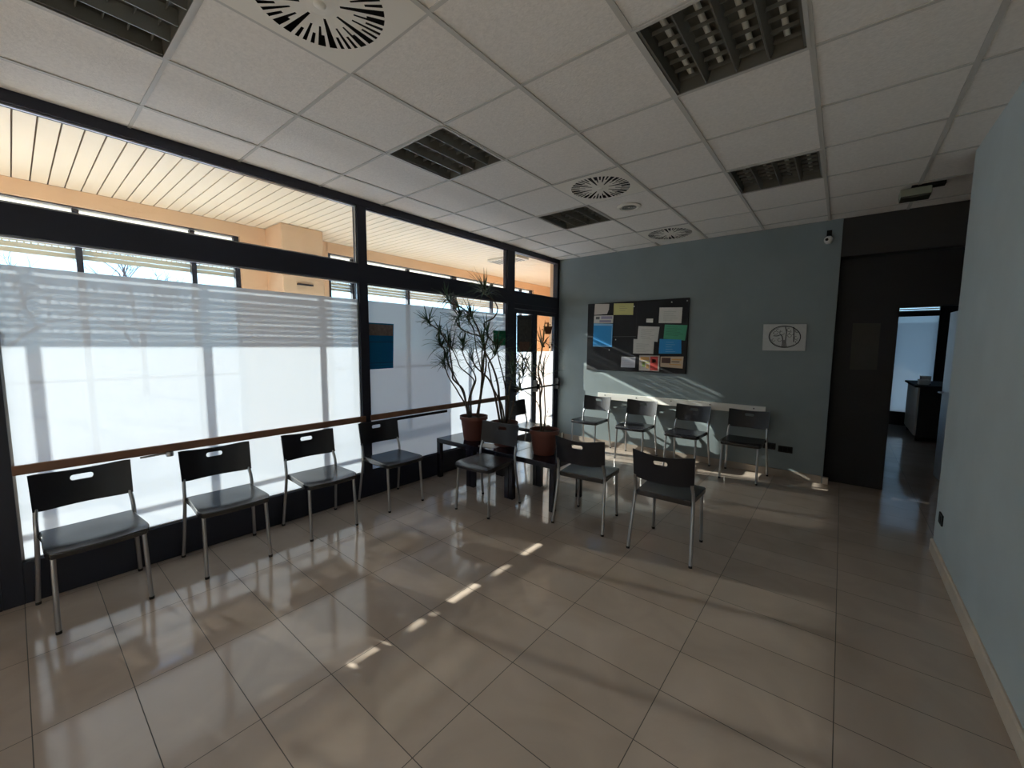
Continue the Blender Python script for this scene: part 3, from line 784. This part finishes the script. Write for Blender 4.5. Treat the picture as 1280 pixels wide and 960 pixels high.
paper('notice_paper', [(925, 355), (1172, 362), (1145, 530), (910, 510)], GR, 'green printed paper at the right edge of the notice board', lines=(6, .1, .88, .14, .7, DG))
paper('notice_paper', [(870, 512), (1105, 520), (1105, 672), (858, 672)], BL, 'blue landscape paper below the green one', lines=(5, .3, .75, .2, .85, LB), lift=.0017)
paper('notice_paper', [(452, 705), (605, 710), (600, 825), (445, 820)], mat('bluish_paper', (.56, .57, .63), .8), 'small white paper in the bottom row of the notice board', lines=(5, .1, .9, .2, .85, mat('faint_blue_ink', (.36, .36, .42), .8)))
paper('notice_paper', [(648, 690), (868, 695), (862, 865), (642, 855)], CR, 'cream flyer with a red block in the bottom row of the notice board', 'flyer', extra=[('red_block', (.55, .93, .06, .96), RD), ('print', (.06, .5, .1, .3), OR), ('print', (.12, .5, .4, .5), YL), ('print', (.16, .3, .4, .75), LG), ('print', (.36, .5, .58, .85), OR), ('print', (.65, .82, .25, .45), CR)])
paper('notice_paper', [(880, 705), (1130, 705), (1118, 835), (875, 815)], TN, 'tan flyer with a dark brown picture at the bottom right of the notice board', 'flyer', extra=[('picture', (.05, .45, .1, .62), BR), ('print', (.5, .92, .2, .32), OR), ('print', (.5, .85, .42, .5), BR), ('print', (.4, .92, .66, .74), OR)])
for (x, y), lab in (((388, 520), 'white push pin right of the tall blue sheet'), ((318, 632), 'pale push pin below the tall blue sheet'), ((1000, 110), 'brass push pin near the top right of the board'), ((1170, 95), 'grey push pin in the top right corner of the board'), ((590, 157), 'yellow push pin right of the yellow paper')):
    p = on_y(*Zb(x, y), YN-.006)
    pin = MB(); pin.lathe([(0, .009), (.008, .008), (.009, .004), (.006, 0)], (0, 0, 0), 12)
    pin.v = [(v[0], -v[2], v[1]) for v in pin.v]
    tag(pin.build('push_pin', M_PLAST_W, None, smooth=40, loc=(p.x, YN-.0005, p.z)), lab, 'push pin', 'push pins on the notice board')

# framed line drawing
Zq = lambda x, y: (940+x/16, 390+y/16)
w_ = [on_y(*Zq(*q), YB-.025) for q in ((230, 245), (1098, 240), (1062, 780), (205, 768))]
c = sum(w_, Vector())/4; o = empty('wall_picture', (c.x, YB-.001, c.z))
MB().prism([(v.x-c.x, 0, v.z-c.z) for v in w_], (0, -.024, 0)).build('canvas', mat('canvas_white', (.50, .52, .52), .8, noise=.05, scale=25), o, bevel=.002)
d = MB(); c2 = on_y(*Zq(655, 495), YB-.025)
def strk(pts, r):
    d.tube([(p.x-c.x, -.0245, p.z-c.z) for p in (on_y(*Zq(*q), YB-.025) for q in pts)], r, 5, sub=3)
strk([(655+315*math.cos(a*PI/18), 495+215*math.sin(a*PI/18)) for a in range(37)], .0042)
strk([(655+295*math.cos(a*PI/18), 495+198*math.sin(a*PI/18)) for a in range(5, 30)], .002)
strk([(600, 700), (610, 600), (605, 500), (570, 460), (500, 480), (430, 475)], .0045)
strk([(680, 700), (670, 600), (680, 480), (690, 400), (670, 300)], .0045)
strk([(640, 700), (640, 560)], .005)
strk([(835, 300), (838, 420), (832, 600)], .0045)
for cx_, cy_, r_ in ((530, 370, 40), (600, 420, 45), (470, 420, 40), (740, 360, 42), (790, 430, 40), (900, 380, 36), (880, 520, 38), (550, 560, 36), (750, 470, 40), (430, 560, 30), (900, 600, 34)):
    strk([(cx_+r_*math.cos(a*PI/5)*(1+.2*math.sin(a*3)), cy_+.8*r_*math.sin(a*PI/5)) for a in range(9)], .002)
d.build('line_drawing', mat('drawing_ink', (.02, .024, .03), .8), o, smooth=60)
tag(o, 'white canvas with a black oval line drawing on the back wall', 'picture')

# white bumper rail
w0, w1 = on_y(*(680+240/3.5556, 340+535/3.5556), YB-.02).x, on_y(957, 512, YB-.02).x
br_ = empty('bumper_rail', ((w0+w1)/2, YB-.001, .76))
local(bx(w0, w1, YB-.03, YB-.001, .712, .806), br_).build('board', M_WHITE, br_, bevel=.003)
sc = MB()
for k in range(5):
    x = w0+.12+(w1-w0-.24)*k/4; sc.tube([(x, YB-.0299, .775), (x, YB-.033, .775)], .008, 10)
local(sc, br_).build('screw_heads', M_RUB, br_, smooth=40)
tag(br_, 'long white bumper rail behind the chairs on the back wall', 'rail')
def socket(x, z, w_, h_, lab):
    o = empty('wall_socket', (x, YB-.001, z))
    bx(-w_/2, w_/2, -.01, 0, -h_/2, h_/2).build('cover', M_RUB, o, bevel=.003)
    for k in (-1, 0, 1): bx(k*w_*.3-w_*.12, k*w_*.3+w_*.12, -.0125, -.0101, -h_*.3, h_*.3).build('module', M_BLACK, o)
    tag(o, lab, 'socket', 'black wall sockets')
socket(-.44, H-1.182, .14, .075, 'black wall socket low on the back wall, right of the last chair')
socket(-.60, H-1.165, .13, .075, 'black wall socket low on the back wall, half hidden by the last chair')
p = on_x(1177.5, 649, XR)
o = empty('wall_switch', (XR-.0005, p.y, p.z))
bx(-.01, 0, -.055, .055, -.038, .038).build('cover', M_RUB, o, bevel=.003); bx(-.013, -.0101, -.03, .03, -.025, .025).build('module', M_BLACK, o)
tag(o, 'black socket low on the right wall near its far end', 'socket')
p = on_y(703.5, 538, YB-.02)
ds = MB().lathe([(0, 0), (.016, 0), (.016, .09), (.012, .10), (0, .10)], (0, 0, 0), 16)
tag(ds.build('door_stop', M_PLAST_W, smooth=40, loc=(p.x, YB-.03, .0005)), 'small pale door stop at the foot of the back wall beside the glass doors', 'door stop')

# ------------------------------------------------------------------ posters on the glazing
def glass_poster(name, pts, m, label, cat, bands=(), x=XG+.004):
    w_ = [on_x(*q, x) for q in pts]; c = sum(w_, Vector())/4; o = empty(name, (x, c.y, c.z))
    MB().prism([(0, v.y-c.y, v.z-c.z) for v in w_], (.0012, 0, 0)).build('sheet', m, o)
    tl, tr, br2, bl = [v-c for v in w_]
    def uv(u, v): return (tl*(1-u)+tr*u)*(1-v)+(bl*(1-u)+br2*u)*v
    for nm, u0, u1, v0, v1, mm in bands:
        MB().prism([(.0013, k.y, k.z) for k in (uv(u0, v0), uv(u1, v0), uv(u1, v1), uv(u0, v1))], (.0004, 0, 0)).build(nm, mm, o)
    return tag(o, label, cat)
TEAL = film_mat('teal_sheet', (.04, .36, .60), (.02, .14, .24), .5); TEAL2 = mat('teal_dark_print', (.012, .10, .18), .6)
glass_poster('window_poster', [(459.5, 403), (492, 405), (491.5, 460), (459.5, 462)], TEAL, 'teal blue poster with a grey photo strip stuck on the frosted glass by the post', 'poster',
             [('photo_strip', .03, .97, .03, .27, mat('brown_grey_print', (.15, .125, .12), .7, noise=.3, scale=30)), ('print', .0, 1, .40, .42, TEAL2), ('print', 0, 1, .86, .875, TEAL2), ('print', 0, 1, .92, .93, TEAL2)])
glass_poster('window_notice', [(616.5, 413), (635, 413.5), (635, 432), (616.5, 431.5)], film_mat('green_sheet', (.06, .36, .2), (.02, .14, .07), .5), 'dark green notice on the frosted glass behind the plants', 'notice')
glass_poster('door_poster', [(646, 394), (664.5, 394), (664.5, 440), (646, 440)], mat('brown_poster', (.055, .05, .045), .7, noise=.35, scale=25), 'dark brown poster on the left glass door leaf', 'poster',
             [('print', .15, .85, .72, .96, mat('rust_print', (.13, .065, .04), .7, noise=.4, scale=60)), ('print', .1, .9, .06, .12, M_DGREY)], x=XG+.0055)
o = empty('door_decal', on_x(685, 411, XG+.007)); DC = mat('rust_decal', (.16, .055, .015), .7)
L0 = Vector(o.location); b = MB(); rnd = random.Random(4)
def dq(pts): 
    b.prism([(0, v.y-L0.y, v.z-L0.z) for v in (on_x(*q, XG+.007) for q in pts)], (.001, 0, 0))
dq([(680.5, 409), (690, 409), (688.5, 417.5), (681.5, 417.5)]); dq([(679, 408), (691, 408), (691, 409.2), (679, 409.2)]); dq([(684, 403), (686, 403), (686, 408), (684, 408)])
for q in ((682.5, 404), (687.5, 406), (678, 412), (692, 418)): dq([(q[0]-.8, q[1]-.8), (q[0]+.8, q[1]-.8), (q[0]+.8, q[1]+.8), (q[0]-.8, q[1]+.8)])
b.build('basket', DC, o)
for q in ((682.5, 426), (692, 425), (687, 434), (680, 433), (690, 431)):
    b = MB(); dq([(q[0]-1, q[1]-1.2), (q[0]+1, q[1]-1.2), (q[0]+1, q[1]+1.2), (q[0]-1, q[1]+1.2)])
    b.build('dot', mat('dark_decal', (.05, .03, .03), .7), o)
tag(o, 'rust brown basket decal with dots on the right glass door leaf', 'decal')
# poster on the black wall of the passage
w_ = [on_y(*q, YP-.002) for q in ((1066, 404), (1101, 404), (1096, 462), (1062, 462))]; c = sum(w_, Vector())/4
o = empty('passage_poster', (c.x, YP-.0003, c.z))
MB().prism([(v.x-c.x, 0, v.z-c.z) for v in w_], (0, -.002, 0)).build('sheet', mat('dim_poster', (.05, .043, .036), .7, noise=.1, scale=12), o)
tag(o, 'dim beige poster on the black wall left of the doorway', 'poster')

# ------------------------------------------------------------------ next room glimpsed through the doorway
f0 = on_z(1143, 552, 0)
cb = empty('cabinet', (f0.x, f0.y, 0))
bx(.004, .7, .0, 1.3, .08, .88).build('carcass', M_DGREY, cb)
bx(-.02, .003, .0, 1.3, .1, .88).build('front_panel', mat('cream_laminate', (.66, .60, .52), .5), cb)
bx(-.06, .75, -.05, 1.35, .881, .915).build('worktop', M_DGREY, cb, bevel=.004)
for yy in (.1, 1.2): MB().lathe([(0, .035), (.03, .03), (.036, .0), (.03, -.03), (0, -.035)], (.04, yy, .0365), 14).build('castor', M_RUB, cb, smooth=60)
tag(cb, 'cream fronted cabinet in the next room below the narrow window', 'cabinet')
for k, (dx, dy, hh) in enumerate(((.06, .25, .07), (.12, .6, .11))):
    bt = empty('storage_box', (f0.x+dx, f0.y+dy, .9155))
    bx(-.06, .06, -.08, .08, 0, hh).build('body', M_PAPER, bt, bevel=.004); bx(-.064, .064, -.084, .084, hh+.0002, hh+.012).build('lid', M_WHITE, bt)
    tag(bt, ('small pale box on the near end of the cabinet worktop', 'taller pale box on the cabinet worktop nearer the window')[k], 'box', 'boxes on the cabinet')
d0 = on_y(1177, 500, 6.75); d1 = on_y(1210, 500, 5.9)
dl = tag(empty('door_3', (1.01, YP+.12, 0)), 'grey door leaf standing open into the next room', 'door', None, 'structure')
ang = math.atan2(6.9-(YP+.12), d0.x*6.9/6.75-1.01)
lf_ = bx(0, .95, -.02, .02, .006, 1.915).build('leaf', mat('grey_door', (.42, .44, .46), .5), dl)
hd = MB().tube([(.88, .021, 1.0), (.88, .06, 1.0), (.78, .06, 1.0)], .009, 8).build('handle', M_STEEL, lf_, smooth=40)
dl.rotation_euler = (0, 0, ang)

# ------------------------------------------------------------------ render settings
S.view_settings.view_transform = 'Standard'; S.view_settings.look = 'None'; S.view_settings.gamma = 1; S.view_settings.use_curve_mapping = False
S.view_settings.exposure = 1.28
c = S.cycles
c.use_denoising = True
try: c.denoiser = 'OPENIMAGEDENOISE'
except Exception: pass
c.max_bounces = 14; c.diffuse_bounces = 7; c.glossy_bounces = 5; c.transmission_bounces = 8; c.transparent_max_bounces = 24
c.sample_clamp_indirect = 8; c.caustics_reflective = False; c.caustics_refractive = False
